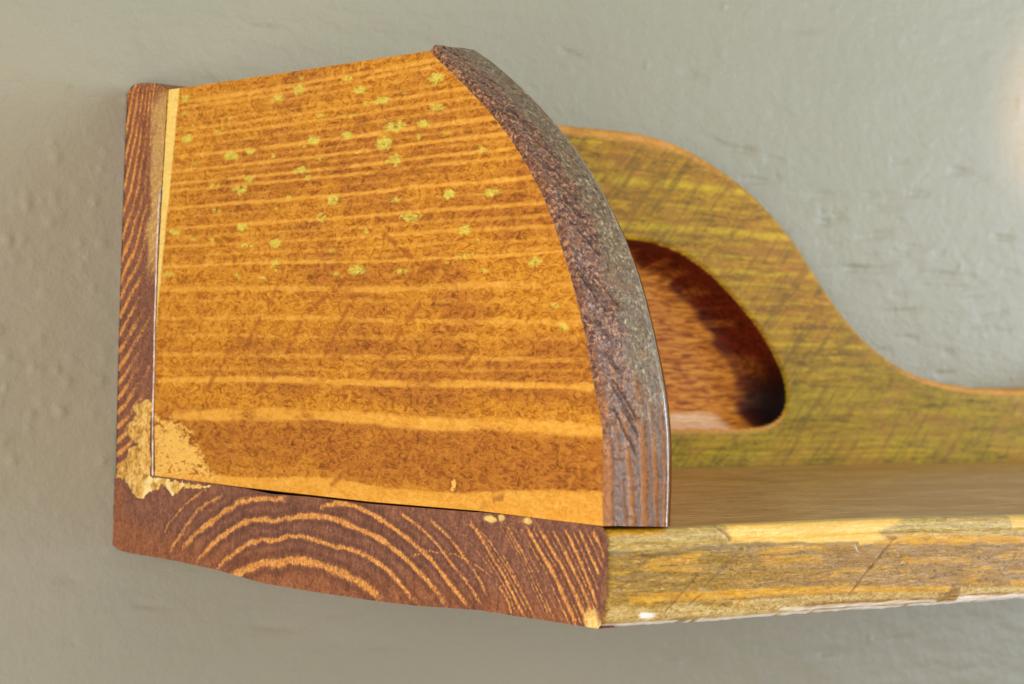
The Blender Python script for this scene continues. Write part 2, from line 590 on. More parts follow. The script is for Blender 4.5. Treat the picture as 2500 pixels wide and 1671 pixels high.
for k in range(110):   # paint nibs, most of them left of the shelf
    px, py = (rng.uniform(0, 255), rng.uniform(330, 1150)) if k < 60 else (rng.uniform(0, 2346), rng.uniform(0, 1500))
    p = unproj(px, py, 1, 0)
    m = (abs(X - p[0]) < 6) & (abs(Z - p[2]) < 6)
    w = rng.uniform(.8, 1.6)
    Y[m] -= rng.uniform(.15, .55) * np.exp(-((X[m] - p[0]) ** 2 + (Z[m] - p[2]) ** 2) / w ** 2)
Y += 1.0 - .6 * 0
wall = grid('wall', np.stack([X, Y, Z], -1), M_wall, flip=False)
wall['kind'] = 'structure'

# ------------------------------------------------------------------ the shelf
shelf = empty('wall_shelf')
shelf['label'] = 'orange and brown stained wooden wall shelf seen from its end, with curved side panel'
shelf['category'] = 'shelf'

# ---- end panel : face
bot = trace([(355, 1090), (560, 1117), (850, 1150), (1100, 1171), (1383, 1206)], 0, 0)
top = trace([(387, 206), (600, 175), (985, 117)], 0, 0)
lef = trace([(355, 1090), (353, 950), (357, 760), (363, 600), (374, 400), (387, 206)], 0, 0)
rig = trace([(1383, 1206), (1378, 1100), (1384, 1010), (1375, 950), (1358, 870), (1340, 760), (1312, 650), (1285, 560),
             (1248, 455), (1200, 365), (1150, 290), (1100, 232), (1050, 182), (1010, 143), (985, 117)], 0, 0)
out = trace([(1535, 1208), (1540, 1080), (1537, 970), (1524, 870), (1500, 760), (1470, 640), (1428, 530), (1370, 420),
             (1305, 325), (1250, 262), (1185, 197), (1140, 160), (1100, 134)], 0, TS)
NU, NV = 460, 260
rigs = resample(rig, NV, 2)
k = np.arange(NV)
rigs[:, 1] += .30 * (fbm(k / 3.0, k * 0, 5, 2) - .5)
P = coons(lef, rigs, bot, top, NU, NV)
Yc, Zc = P[..., 1], P[..., 2]
tone = np.zeros(Yc.shape)
# light late-wood lines: (points on the print, width mm, strength)
LN = [([(400, 950), (500, 953), (640, 950), (850, 958), (960, 972), (1080, 975), (1230, 975), (1375, 988)], 1.45, 1.0),
      ([(365, 872), (620, 869), (900, 880), (1130, 880), (1355, 887)], .75, .95),
      ([(365, 812), (620, 815), (900, 818), (1345, 826)], .55, .6),
      ([(365, 730), (700, 728), (1000, 738), (1338, 738)], .55, .7),
      ([(365, 662), (700, 662), (950, 664), (1100, 652), (1312, 652)], .7, .75),
      ([(375, 612), (640, 601), (1000, 596), (1290, 576)], .38, .95),
      ([(375, 690), (1320, 690)], .4, .3), ([(375, 770), (1330, 775)], .5, .35), ([(380, 845), (1340, 850)], .4, .35)]
for yy, st, wd in [(192, .85, .5), (206, .7, .4), (222, .35, .4), (245, .4, .35), (261, .75, .4), (281, .8, .4), (302, .5, .4),
                   (328, .95, .5), (345, .4, .3), (362, .9, .4), (376, .4, .3), (393, .9, .4), (411, .8, .4), (432, .35, .3), (454, .95, .45),
                   (478, .4, .35), (505, .85, .4), (529, .5, .35), (550, .75, .4), (575, .5, .3), (600 - 8, .3, .3)]:
    sl = -0.19 + (yy - 190) * 0.00036
    LN.append(([(380, yy - 320 * sl * .82), (700, yy), (1000, yy + 300 * sl), (1300, yy + 600 * sl * .95)], wd, st))
wig = .5 * (fbm(Yc / 22, Zc / 30, 21, 3) - .5)
for pts, wd, st in LN:
    q = resample(trace(pts, 0, 0)[:, 1:], 14, 1)
    d, t = dist_poly(Yc, Zc + wig, q)
    amp = st * sstep(.18, .55, fbm(Yc / 9 + st * 31, Zc / 3 + wd * 77, 9, 3) + .12)
    wv = wd * (.65 + .7 * fbm(Yc / 6, Zc / 6, 33, 2))
    tone = np.maximum(tone, amp * (1 - sstep(.55, 1.25, d / wv)))
# bottom light strip
q = resample(trace([(330, 1080), (480, 1089), (600, 1095), (750, 1091), (820, 1106), (900, 1120), (1050, 1131), (1200, 1121), (1400, 1127)], 0, 0)[:, 1:], 40, 2)
zb = np.interp(Yc, q[::-1, 0], q[::-1, 1])
tone = np.maximum(tone, .95 * sstep(-.25, .35, zb - Zc + .5 * (fbm(Yc / 3, Zc, 2, 2) - .5)))
# how densely the dark stain sits
cz = np.interp(Zc, [0, 5, 7, 17, 20, 24, 32, 45, 60, 80, 98], [.3, .75, .95, .95, .3, .75, .55, .35, .55, .6, .3])
dens = np.clip(cz + 1.1 * (fbm(Yc / 16, Zc / 6, 41, 4) - .5), 0, 1)
dens *= .55 + .45 * sstep(-25, -75, Yc)
# saw marks
sawl = [((640, 840), (700, 720)), ((735, 830), (800, 700)), ((700, 720), (790, 640)), ((850, 860), (960, 700)), ((560, 800), (640, 650)),
        ((930, 640), (1010, 600)), ((1100, 1160), (1180, 1130)), ((760, 1110), (790, 1085)), ((1010, 920), (1090, 790)), ((470, 900), (540, 780)),
        ((590, 900), (640, 850)), ((880, 540), (970, 610))]
saw = np.zeros(Yc.shape)
for a, b in sawl:
    q = trace([a, b], 0, 0)[:, 1:]
    d, t = dist_poly(Yc, Zc + .8 * wig, q)
    saw = np.maximum(saw, (1 - sstep(.3, 1.1, d)) * sstep(.35, .6, fbm(Yc / 1.7, Zc / 1.7, 51, 2)))
# paint specks
SP = [(685, 205, 13), (640, 224, 9), (825, 208, 9), (875, 230, 10), (1000, 245, 10), (905, 290, 12), (970, 285, 9), (880, 330, 17), (905, 367, 13),
      (795, 310, 9), (718, 322, 10), (690, 392, 9), (570, 348, 9), (530, 358, 10), (570, 410, 9), (550, 435, 9), (495, 425, 7), (765, 458, 14),
      (738, 498, 11), (940, 497, 11), (905, 460, 7), (1030, 445, 11), (1125, 440, 10), (1065, 527, 11), (555, 522, 9), (560, 562, 8), (632, 557, 14),
      (575, 565, 6), (400, 533, 10), (425, 225, 9), (430, 318, 9), (1000, 178, 9), (630, 603, 9), (820, 620, 12), (1225, 600, 11), (1105, 343, 8),
      (385, 630, 8), (545, 632, 8), (1060, 585, 7), (1270, 700, 7), (1290, 750, 7), (495, 485, 7), (500, 300, 7), (800, 180, 7), (690, 180, 6), (420, 262, 7)]
spot = np.zeros(Yc.shape)
wsx = 1.6 * (fbm(Yc / 1.3, Zc / .9, 62, 3) - .5)
wsz = 1.2 * (fbm(Yc / 1.6, Zc / .9, 63, 3) - .5)
for k_ in range(38):
    a_, b_ = rng.uniform(400, 1180), rng.uniform(170, 640)
    if b_ > 120 + (a_ - 980) * 1.35:
        SP.append((a_, b_, rng.uniform(3.5, 6)))
SP.append((1000, 182, 13))
for a, b, r in SP:
    p = unproj(a, b, 0, 0)
    rr = r * .125
    st_ = rng.uniform(1.6, 3.2) if r < 13 else 1.6
    dy, dz = (Yc + wsx - p[1]) / (rr * st_), (Zc + wsz + .0 * Yc - p[2]) / (rr * .8)
    d = np.sqrt(dy ** 2 + dz ** 2)
    s_ = (1 - sstep(.35, 1.35, d)) * (.9 if r > 8 else .7)
    if r >= 11:
        s_ -= .5 * np.exp(-(d / .22) ** 2)
    spot = np.maximum(spot, s_)
# filler smeared over the lower back corner
pf = trace([(350, 955), (400, 962), (440, 988), (452, 1020), (470, 1050), (492, 1090), (520, 1100), (350, 1100)], 0, 0)[:, 1:]
pale = 1 - sstep(-4.5, 2.5, sdf(Yc, Zc, pf) + 1.6 * (fbm(Yc / 2, Zc / 2, 61, 2) - .5))
pale = pale * 1.0
for a, b, r in [(1040, 1108, 1.1), (1035, 1120, .6)]:
    p = unproj(a, b, 0, 0)
    pale = np.maximum(pale, 1 - sstep(.4, 1.2, np.hypot(Yc - p[1], Zc - p[2]) / r))
# bright bare strip beside the back board
ql = trace([(355, 800), (357, 760), (363, 600), (374, 400), (387, 206)], 0, 0)
qr = trace([(355, 800), (362, 690), (372, 600), (392, 400), (411, 206)], 0, 0)
yr = np.interp(Zc, qr[:, 2], qr[:, 1])
edge = sstep(-.35, .25, Yc - yr + .5 * (fbm(Yc, Zc / 2, 71, 2) - .5)) * sstep(30, 42, Zc)
disp = .10 * (fbm(Yc / 1.2, Zc / .8, 81, 2) - .5) - .10 * tone
P[..., 0] += disp
at = dict(tone=tone, dens=dens, saw=saw, spot=spot, pale=pale, edge=edge)
panel = grid('end_panel', P, M_face, shelf, at, flip=True)
panel['label'] = 'bright orange side panel with yellow green paint specks'

# ---- end panel : sawn front edge
NW = 72
inn = resample(rig, 420, 2)
inn_f = np.stack([np.interp(np.linspace(0, 1, 420), np.linspace(0, 1, NV), P[-1, :, c]) for c in range(3)], 1)
oo = resample(out, 420, 2)
w = np.linspace(0, 1, NW)[None, :, None]
F = inn_f[:, None] * (1 - w) + oo[:, None] * w
tg = np.gradient(inn, axis=0)
nrm = np.stack([np.zeros(420), -tg[:, 2], tg[:, 1]], 1)
nrm /= np.linalg.norm(nrm, axis=1)[:, None]
nrm *= np.where(nrm[:, 1:2] > 0, -1, 1)
WW = np.broadcast_to(w[..., 0], (420, NW))
SS = np.broadcast_to(np.r_[0, np.cumsum(np.linalg.norm(np.diff(inn, axis=0), axis=1))][:, None], (420, NW))
R_ = 3.6
ar = np.clip(WW * TS - (TS - R_), 0, R_ * .995)
prof = 1.7 * sstep(0, .035, WW) - (R_ - np.sqrt(R_ ** 2 - ar ** 2))
AA = WW * TS
cut = np.zeros(WW.shape)
for k_ in range(26):     # slanting saw tears, mostly near the face
    s0 = rng.uniform(22, 118)
    a0 = rng.uniform(.5, 5)
    L_ = rng.uniform(2.5, 8)
    q = np.array([[s0, a0], [s0 - L_ * .55, a0 + L_ * .35], [s0 - L_, a0 + L_ * .62]])
    d, t = dist_poly(SS, AA, q)
    cut = np.maximum(cut, (1 - sstep(.12, .4, d)) * rng.uniform(.4, 1))
rid = fbm(SS / .75, AA / 2.4 + SS / 3, 91, 3)
near = 1 - sstep(5, 8.5, AA + 2.5 * (fbm(SS / 9, AA / 9, 92, 2) - .5))
h = .42 * (rid - .5) * near + .25 * (fbm(SS / 1.3, AA / 1.3, 93, 3) - .5) - .45 * cut + .5 * (fbm(SS / 7, AA / 5, 94, 2) - .5)
low = 1 - sstep(10, 34, SS + 18 * (fbm(SS / 3, AA / 1.5, 95, 2) - .5))
stk = np.zeros(WW.shape)
for a0, wd, sl in [(6.6, .8, -.10), (5.0, .3, -.14), (9.8, .9, -.03), (13.4, .55, -.07), (15.6, .3, -.02), (.5, .7, 0)]:
    c0 = a0 + sl * SS + .9 * (fbm(SS / 4, AA * 0, 96, 2) - .5)
    stk = np.maximum(stk, 1 - sstep(.5, 1.3, abs(AA - c0) / wd))
stk *= sstep(.25, .5, fbm(SS / 5, AA * .6, 97, 2) + .1)
h = h * (1 - .2 * low) - .25 * stk * low
h *= sstep(0, .02, WW) * (1 - .75 * sstep(.78, .86, WW))
F = F + nrm[:, None] * (prof + h)[..., None]
fe = grid('front_edge', F, M_front, panel, dict(acr=WW, low=low, streak=stk, cut=cut), flip=False)
fe['label'] = 'dark rough sawn curved front edge'

# ---- end panel : its other sides (top, far side, back)
ft, ot = P[:, -1], oo[-1]
T0 = P[:, -1].copy()
yb = P[0, -1, 1]
T1 = T0.copy()
T1[:, 0] = TS
T1[:, 1] = np.linspace(yb, ot[1], NU)
T1[:, 2] = np.linspace(T0[0, 2], ot[2], NU)
ww = np.linspace(0, 1, 8)[None, :, None]
TT = T0[:, None] * (1 - ww) + T1[:, None] * ww
TT[..., 2] += (.5 * np.sin(np.pi * ww[..., 0]))
TT[-1] = F[-1][np.linspace(0, NW - 1, 8).astype(int)]
zero = np.zeros(TT.shape[:2])
grid('top_edge', TT, M_side, panel, flip=True)
Rr = np.stack([oo, np.stack([np.full(420, TS), np.full(420, -TB), oo[:, 2]], 1)], 1)
grid('inner_side', Rr, M_side, panel, flip=True)

# ---- back board : outline and carved recess
OT = trace([(1290, 312), (1320, 304), (1350, 300), (1400, 299), (1440, 302), (1480, 309), (1550, 328), (1620, 366), (1700, 420), (1760, 478), (1820, 548),
            (1870, 628), (1920, 706), (1980, 778), (2050, 835), (2120, 869), (2200, 886), (2270, 892), (2346, 894), (2400, 894)], 1, -TB)
OT = resample(OT, 400, 2)
xpk = OT[np.argmax(OT[:, 2]), 0]
zpk = OT[:, 2].max()
xdip = OT[np.argmin(OT[:, 2]), 0]
zdip = OT[:, 2].min()
HB = P[0, -1, 2]
print('OUTLINE', xpk, zpk, xdip, zdip, HB)


def topz(x):
    x = np.asarray(x, float)
    xm = np.where(x > xdip, 2 * xdip - x, x)
    xr = np.where(xm < xpk, 2 * xpk - xm, xm)      # the hump is symmetrical
    z_ = np.interp(xr, OT[:, 0], OT[:, 2])
    lx = np.clip((xpk - xm) / xpk, 0, 1)
    zl = zpk + (HB - zpk) * sstep(0, 1, lx)        # left of the hump it falls to the end height
    return np.where(xm < xpk, zl, z_)


dx = .55
x = np.arange(0.02, LEN, dx)
zt = topz(x)
kk = np.ones(9) / 9
zt = np.convolve(np.pad(zt, 4, 'edge'), kk, 'valid')
RR = 1.7
NZ = 200
tv = np.linspace(0, 1, NZ)[None, :]
tang = np.gradient(zt, x)
nx, nz = -tang / np.hypot(tang, 1), 1 / np.hypot(tang, 1)
bx, bz = x - nx * RR, zt - nz * RR
X = np.broadcast_to(bx[:, None] * tv + x[:, None] * (1 - tv), (len(x), NZ)).copy()
Z = bz[:, None] * tv + 0 * X
RO = trace([(1440, 549), (1500, 558), (1560, 580), (1620, 622), (1680, 682), (1730, 742), (1768, 802), (1796, 862), (1805, 912), (1795, 955),
            (1770, 975), (1740, 983), (1700, 986), (1540, 986)], 1, -TB)[:, [0, 2]]
RO[-1, 1] = RO[-2, 1]
left = RO[::-1].copy()
xc = RO[0, 0] - 6
left[:, 0] = 2 * xc - left[:, 0]
RO = np.vstack([RO, left])
RO = np.vstack([resample(np.vstack([RO, RO[:1]]), 240, 0)[:-1]])
for _ in range(3):
    RO = (np.roll(RO, 1, 0) + RO * 2 + np.roll(RO, -1, 0)) / 4
box = (X > RO[:, 0].min() - 4) & (X < RO[:, 0].max() + 4) & (Z > RO[:, 1].min() - 4) & (Z < RO[:, 1].max() + 4)
sd = np.full(X.shape, 50.)
sd[box] = sdf(X[box], Z[box], RO)
ang = np.arctan2(Z - Z[box].mean(), X - xc)
DEP = 9.5
gouge = .9 * (fbm(ang * 9, ang * 0, 101, 2) - .5)
dd = -sd
depth = DEP * (1 - np.clip(1 - dd / 7.0, 0, 1) ** 2.4)
depth = np.where(dd > 0, depth, 0)
depth += np.where(dd > 0, 0.0 * dd, 0)
Yb = -TB + depth + np.where(dd <= 0, .5 * (1 - sstep(0, 1.2, -dd)), .0)
Yb = Yb + .18 * (fbm(X / 30, Z / 6, 102, 3) - .5)
# attributes
tone = np.zeros(X.shape)
wg = 1.6 * (fbm(X / 60, Z / 30, 111, 3) - .5) + .7 * (fbm(X / 7, Z / 4, 114, 2) - .5)
g0 = [(342, .7, .6), (420, .9, 1.1), (440, .4, .4), (468, .5, .5), (520, .9, 1.1), (545, .6, .6), (600, .6, .5), (632, .8, .7), (660, .5, .5), (700, .6, .5),
      (735, .7, .8), (765, .5, .5), (795, .6, .6), (822, .5, .4), (850, .5, .6), (905, .4, .5), (945, .5, .6), (1003, .4, .5), (1018, .5, .6), (1035, .6, .5), (1046, .5, .4)]
for yy, st, wd in g0:
    p = unproj(1500 if yy < 560 else 1850, yy, 1, -TB)
    d = abs(Z + wg - p[2])
    tone = np.maximum(tone, st * (1 - sstep(.2, 1.6, d / wd)) * sstep(.25, .6, fbm((X - 1.1 * Z) / 5.5 + yy, (Z + .3 * X) / 9, 112, 3)))
olive = np.clip(sstep(60, 10, Z) * .8 + .9 * (fbm(X / 35, Z / 14, 113, 3) - .35), 0, 1)
lit_rim = np.clip(sstep(.985, 1.0, tv) * .7 * (1 - sstep(.15, .55, abs(tang))[:, None]), 0, 1)  # painted light on the bevel, only where the outline faces up
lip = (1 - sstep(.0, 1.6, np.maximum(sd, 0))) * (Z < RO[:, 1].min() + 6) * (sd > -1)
lit_rim = np.maximum(lit_rim, lip * .8)  # lit lower lip of the recess is painted the same way
kq = (sd[:-1, :-1] > -.15)
board = grid('back_board', np.stack([X, Yb, Z], -1), M_back, shelf, dict(tone=tone, olive=olive, lit_rim=lit_rim), keep=kq, flip=False)
board['label'] = 'yellow olive back board with a wavy top edge'
zlo = RO[:, 1].min()
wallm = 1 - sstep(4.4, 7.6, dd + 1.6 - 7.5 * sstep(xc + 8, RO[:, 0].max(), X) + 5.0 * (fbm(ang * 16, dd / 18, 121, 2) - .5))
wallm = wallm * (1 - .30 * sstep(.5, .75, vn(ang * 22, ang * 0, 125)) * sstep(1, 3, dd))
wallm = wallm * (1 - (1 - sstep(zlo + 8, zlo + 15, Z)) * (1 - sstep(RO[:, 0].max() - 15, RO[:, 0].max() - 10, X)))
lit_ledge = (1 - sstep(zlo + 3.6, zlo + 5.2, Z + .8 * (fbm(X / 5, Z, 122, 2) - .5))) * (1 - sstep(RO[:, 0].max() - 26, RO[:, 0].max() - 19, X))  # lower fillet painted pale, as lit from above
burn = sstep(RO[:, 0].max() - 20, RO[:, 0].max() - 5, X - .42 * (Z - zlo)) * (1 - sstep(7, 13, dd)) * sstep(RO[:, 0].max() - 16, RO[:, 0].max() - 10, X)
grid('carved_recess', np.stack([X, Yb, Z], -1), M_rec, board, dict(wall=wallm, lit_ledge=lit_ledge * .9, burn=burn * .96), keep=~kq)['label'] = 'dark stained half moon recess carved in the board'
# rounded top edge
na = 14
aa = np.linspace(0, math.pi / 2, na)
E = np.zeros((len(x), na + 2, 3))
for i, a in enumerate(aa):
    E[:, i, 0] = bx + nx * RR * math.sin(a)
    E[:, i, 2] = bz + nz * RR * math.sin(a)
    E[:, i, 1] = Yb[:, -1] + RR * (1 - math.cos(a))
E[:, na] = E[:, na - 1]
E[:, na, 1] = -6
E[:, na + 1] = E[:, na]
E[:, na + 1, 1] = .9
one = np.ones(E.shape[:2])
grid('top_edge', E, M_back, board, dict(tone=one * .2, olive=one * 0, lit_rim=one * (.55 + .4 * fbm(x[:, None] / 8, one, 131, 2)) * .8 * (1 - sstep(.15, .55, abs(tang))[:, None])))  # upward-facing stretches coloured brighter, as if catching light

# ---- back board : end grain seen beside the panel
sl_ = trace([(265, 1088), (268, 950), (271, 800), (277, 600), (284, 400), (290, 235), (294, 210)], 0, .25)
sr_ = trace([(351, 1091), (350, 950), (353, 760), (359, 600), (370, 400), (380, 230), (384, 206)], 0, .25)
sb_ = trace([(265, 1088), (351, 1091)], 0, .25)
st_ = trace([(294, 210), (302, 196), (318, 191), (345, 190), (368, 193), (384, 206)], 0, .25)
P2 = coons(resample(sl_, 220, 1), resample(sr_, 220, 1), sb_, resample(st_, 60, 2), 60, 220)
y2, z2 = P2[..., 1], P2[..., 2]
u2 = np.broadcast_to(np.linspace(0, 1, 60)[:, None], y2.shape)      # 0 at the wall
slope = np.interp(z2, [0, 15, 50, 70, 98], [.5, .55, .95, 1.7, 3.6])
uu = u2 * TB
phs = (z2 - slope * uu + 2.4 * (fbm(uu / 6, z2 / 9, 141, 3) - .5))
zq = np.linspace(-40, 110, 600)
pq = np.r_[0, np.cumsum(.25 / np.interp(zq, [0, 25, 50, 75, 98], [3.4, 3.8, 5.0, 7.0, 10.0]))][:600]
fr = np.abs((np.interp(phs, zq, pq) % 1) - .5) * 2
ring = sstep(.42, .8, fr)
ring *= np.clip(1.15 - 1.25 * u2 + .9 * (fbm(uu / 5, z2 / 5, 142, 2) - .5), 0, 1)
# a second, finer set towards the panel
fr2 = np.abs(((z2 - .6 * uu) / 2.9 % 1) - .5) * 2
ring = np.maximum(ring, .8 * sstep(.5, .95, fr2) * sstep(.55, .85, u2) * sstep(45, 52, z2 - 10 * (fbm(uu, z2 / 6, 3, 2) - .5)) * (1 - sstep(70, 78, z2)))
ring = np.clip(ring * 1.05, 0, 1)
warm2 = np.clip(sstep(45, 92, z2) * .85 + .3 * (1 - sstep(0, .14, u2)), 0, 1)
fill2 = sstep(.62, .78, u2 + .22 * (fbm(uu / 2.5, z2 / 5, 143, 3) - .5)) * sstep(46, 58, z2) * (1 - sstep(90, 97, z2)) * .5
P2[..., 0] += .3 + .12 * (fbm(y2 / .8, z2 / .8, 144, 2) - .5) - .12 * ring
eg = grid('end_grain', P2, M_end, board, dict(ring=ring, warm=warm2, pale=fill2), flip=True)


def skirt(name, loop, mat, parent, x1, attrs=('ring', 'warm', 'pale'), warm=.8, rx=.9, pull=.6):
    """sides of a board running back along +x from an end face, its arris slightly eased"""
    loop = np.asarray(loop)
    c = loop.mean(0)
    rows = [loop]
    xs = [(rx * .35, .35), (rx, .8), (x1, .8)]
    for xx, k_ in xs:
        r = loop.copy()
        r[:, 0] = xx
        rows.append(r)
    G = np.stack(rows, 1)
    return grid(name, G, mat, parent, {a: np.full(G.shape[:2], warm if a == 'warm' else 0.) for a in attrs})


skirt('wall_side_arris', np.vstack([P2[0, :], P2[:, -1]]), M_end, board, 14.0)

# ---- shelf board : end grain
tp = trace([(262, 1090), (351, 1090), (450, 1103), (560, 1119), (620, 1132), (700, 1138), (850, 1155), (1000, 1167), (1090, 1174), (1104, 1174), (1250, 1190), (1360, 1204), (1383, 1209)], 0, .3)
bt = trace([(258, 1250), (275, 1262), (300, 1268), (400, 1285), (500, 1307), (600, 1336), (680, 1350), (750, 1361), (850, 1376), (950, 1388), (1050, 1395), (1108, 1399),
            (1118, 1404), (1130, 1403), (1180, 1412), (1250, 1422), (1370, 1441)], 0, .3)
lf = trace([(258, 1250), (260, 1170), (262, 1090)], 0, .3)
rt = trace([(1370, 1441), (1381, 1424), (1387, 1390), (1391, 1330), (1393, 1270), (1392, 1235), (1383, 1211)], 0, .3)
NA, NB = 640, 90
P3 = coons(lf, resample(rt, NB, 1), bt, tp, NA, NB)
y3, z3_ = P3[..., 1], P3[..., 2]
RG = [([z4(*p) for p in pl], w_, s_) for pl, w_, s_ in [
    ([(-70, 640), (20, 606), (100, 603), (180, 618), (250, 650), (330, 695), (400, 745), (470, 790), (540, 850), (600, 900), (650, 945), (700, 1010), (760, 1085), (820, 1160), (870, 1220), (905, 1280)], 15, 1),
    ([(440, 640), (500, 690), (560, 730), (620, 780), (690, 850), (730, 900), (770, 960), (830, 1030), (880, 1090), (930, 1160), (980, 1250)], 11, .8),
    ([(640, 690), (700, 745), (760, 800), (820, 870), (860, 930), (900, 980), (950, 1050), (990, 1130), (1020, 1200)], 11, .75),
    ([(760, 700), (850, 780), (930, 880), (1000, 960), (1060, 1060), (1100, 1150)], 6, .35),
    ([(870, 720), (980, 780), (1040, 850), (1090, 930), (1150, 1010), (1200, 1100), (1260, 1200), (1320, 1320)], 9, .6),
    ([(900, 700), (1000, 850), (1060, 960), (1110, 1030), (1150, 1110), (1200, 1220), (1260, 1330)], 11, .85),
    ([(1090, 1120), (1140, 1200), (1180, 1310)], 10, .8),
    ([(1120, 700), (1200, 830), (1260, 940), (1300, 1020), (1350, 1130), (1390, 1210), (1430, 1300), (1460, 1350)], 6, .6),
    ([(1080, 710), (1160, 840), (1220, 950), (1260, 1020), (1310, 1130), (1350, 1210), (1390, 1320)], 5, .5),
    ([(1170, 720), (1250, 860), (1310, 970), (1370, 1080), (1420, 1200), (1470, 1300), (1500, 1360)], 5, .5),
    ([(1260, 730), (1320, 840), (1370, 930), (1430, 1020), (1470, 1110), (1510, 1200), (1550, 1290), (1590, 1390)], 14, 1),
    ([(1340, 740), (1400, 840), (1450, 930), (1500, 1000), (1540, 1090), (1580, 1180), (1620, 1270), (1660, 1390)], 14, 1),
    ([(1420, 740), (1470, 830), (1520, 920), (1570, 1030), (1620, 1130), (1660, 1220), (1700, 1370)], 11, .9),
    ([(1510, 750), (1560, 850), (1610, 960), (1650, 1060), (1690, 1160), (1720, 1250)], 12, .9),
    ([(1600, 760), (1650, 870), (1700, 980), (1730, 1060)], 11, .9),
    ([(1690, 770), (1740, 870), (1770, 960)], 11, .8)]]
RG += [([z3(*p) for p in pl], w_ * 1.25, s_) for pl, w_, s_ in [
    ([(700, 1640), (740, 1600), (800, 1568), (870, 1530), (930, 1510), (990, 1522), (1040, 1505), (1120, 1500), (1200, 1520), (1254, 1539), (1326, 1567), (1390, 1600), (1460, 1640), (1534, 1700)], 20, 1),
    ([(660, 1568), (700, 1530), (760, 1480), (830, 1430), (900, 1395), (990, 1402), (1060, 1375), (1150, 1380), (1220, 1410), (1330, 1437), (1420, 1462), (1463, 1484), (1540, 1530), (1600, 1590), (1680, 1690), (1720, 1730)], 12, .9),
    ([(560, 1540), (580, 1510), (630, 1450), (700, 1390), (770, 1335), (850, 1300), (950, 1290), (990, 1307), (1040, 1285), (1110, 1277), (1200, 1275), (1270, 1285), (1340, 1310), (1400, 1335), (1463, 1362), (1530, 1395), (1590, 1438), (1660, 1500), (1750, 1590), (1810, 1660), (1860, 1740)], 14, 1),
    ([(500, 1470), (540, 1410), (600, 1350), (680, 1290), (760, 1230), (830, 1195), (920, 1182), (980, 1195), (1050, 1180)], 13, .9),
    ([(440, 1470), (490, 1390), (540, 1310), (590, 1250), (650, 1200), (720, 1175)], 10, .75),
    ([(410, 1380), (450, 1310), (510, 1240), (570, 1180), (640, 1130)], 7, .7),
    ([(560, 1400), (620, 1330), (700, 1270), (780, 1200), (860, 1160)], 4, .4)]]
halo = np.zeros(y3.shape)
base_ = RG[1:17]
for (a_, w1, s1), (b_, w2, s2) in zip(base_[3:-1], base_[4:]):
    qa, qb = resample(np.array(a_), 12), resample(np.array(b_), 12)
    RG.append((((qa + qb) / 2).tolist(), 6, .62))
ring = np.zeros(y3.shape)
wg = 1.1 * (fbm(y3 / 2.0, z3_ / 2.0, 151, 3) - .5)
for pts, wd, s_ in RG:
    q = resample(trace(pts, 0, .3)[:, 1:], 40, 2)
    d, t = dist_poly(y3 + wg, z3_ + wg * .7, q)
    ww_ = wd * .0148 * 2.0 * (.6 + .8 * fbm(y3 / 3, z3_ / 3, 152, 2))
    halo = np.maximum(halo, s_ * np.exp(-((d / ww_ - 2.6) / 1.3) ** 2) * sstep(0, .1, t))
    ring = np.maximum(ring, s_ * (1 - sstep(.3, 1.9, d / ww_)) * sstep(-.02, .10, t) * (1 - .8 * sstep(.93, 1, t)) * (.55 + .75 * fbm(y3 / 2.5, z3_ / 2.5, 157, 2)))
# dark core sits inside the first ring
q = trace([z3(*p) for p in [(560, 1568), (820, 1540)]], 0, .3)
warm3 = 1 - sstep(2.0, 9.0, (z3_ + TS + 3.0 * (fbm(y3 / 1.2, z3_ / 12, 153, 3) - .5)) + np.interp(-y3, [0, 15, 30, 60, 181], [-4, 1.0, 0, 1.0, 2.5]))
warm3 = np.clip(warm3, 0, 1) * .85
warm3 = np.maximum(warm3, .8 * (1 - sstep(1, 6, -y3)) * sstep(-2, -6, z3_))
pale3 = np.zeros(y3.shape)
for (a, b), r in [(z4(1030, 700), 2.4), (z4(1265, 712), 1.6), (z4(1100, 695), 1.3)]:
    p = unproj(a, b, 0, 0)
    pale3 = np.maximum(pale3, 1 - sstep(.6, 1.1, np.hypot((y3 - p[1]) / r, (z3_ - p[2]) / .75) + .9 * (fbm(y3 / .9, z3_ / .9, 154, 2) - .5)))
p = unproj(*z4(1700, 1380), 0, 0)
pale3 = np.maximum(pale3, 1 - sstep(.5, 1.2, np.hypot((y3 - p[1] - .8) / 2.4, (z3_ - p[2]) / 3.4) + .9 * (fbm(y3 / .5, z3_ / 2, 155, 2) - .5)))
P3[..., 0] += .12 * (fbm(y3 / .8, z3_ / .8, 156, 2) - .5) - .12 * ring
boardS = empty('shelf_board')
boardS.parent = shelf
boardS['label'] = 'shelf board with dark brown ringed end grain and worn yellow front edge'
grid('end_grain', P3, M_end, boardS, dict(ring=ring, warm=warm3, pale=pale3, halo=halo), flip=True)['label'] = 'dark brown end grain with curved orange growth rings'

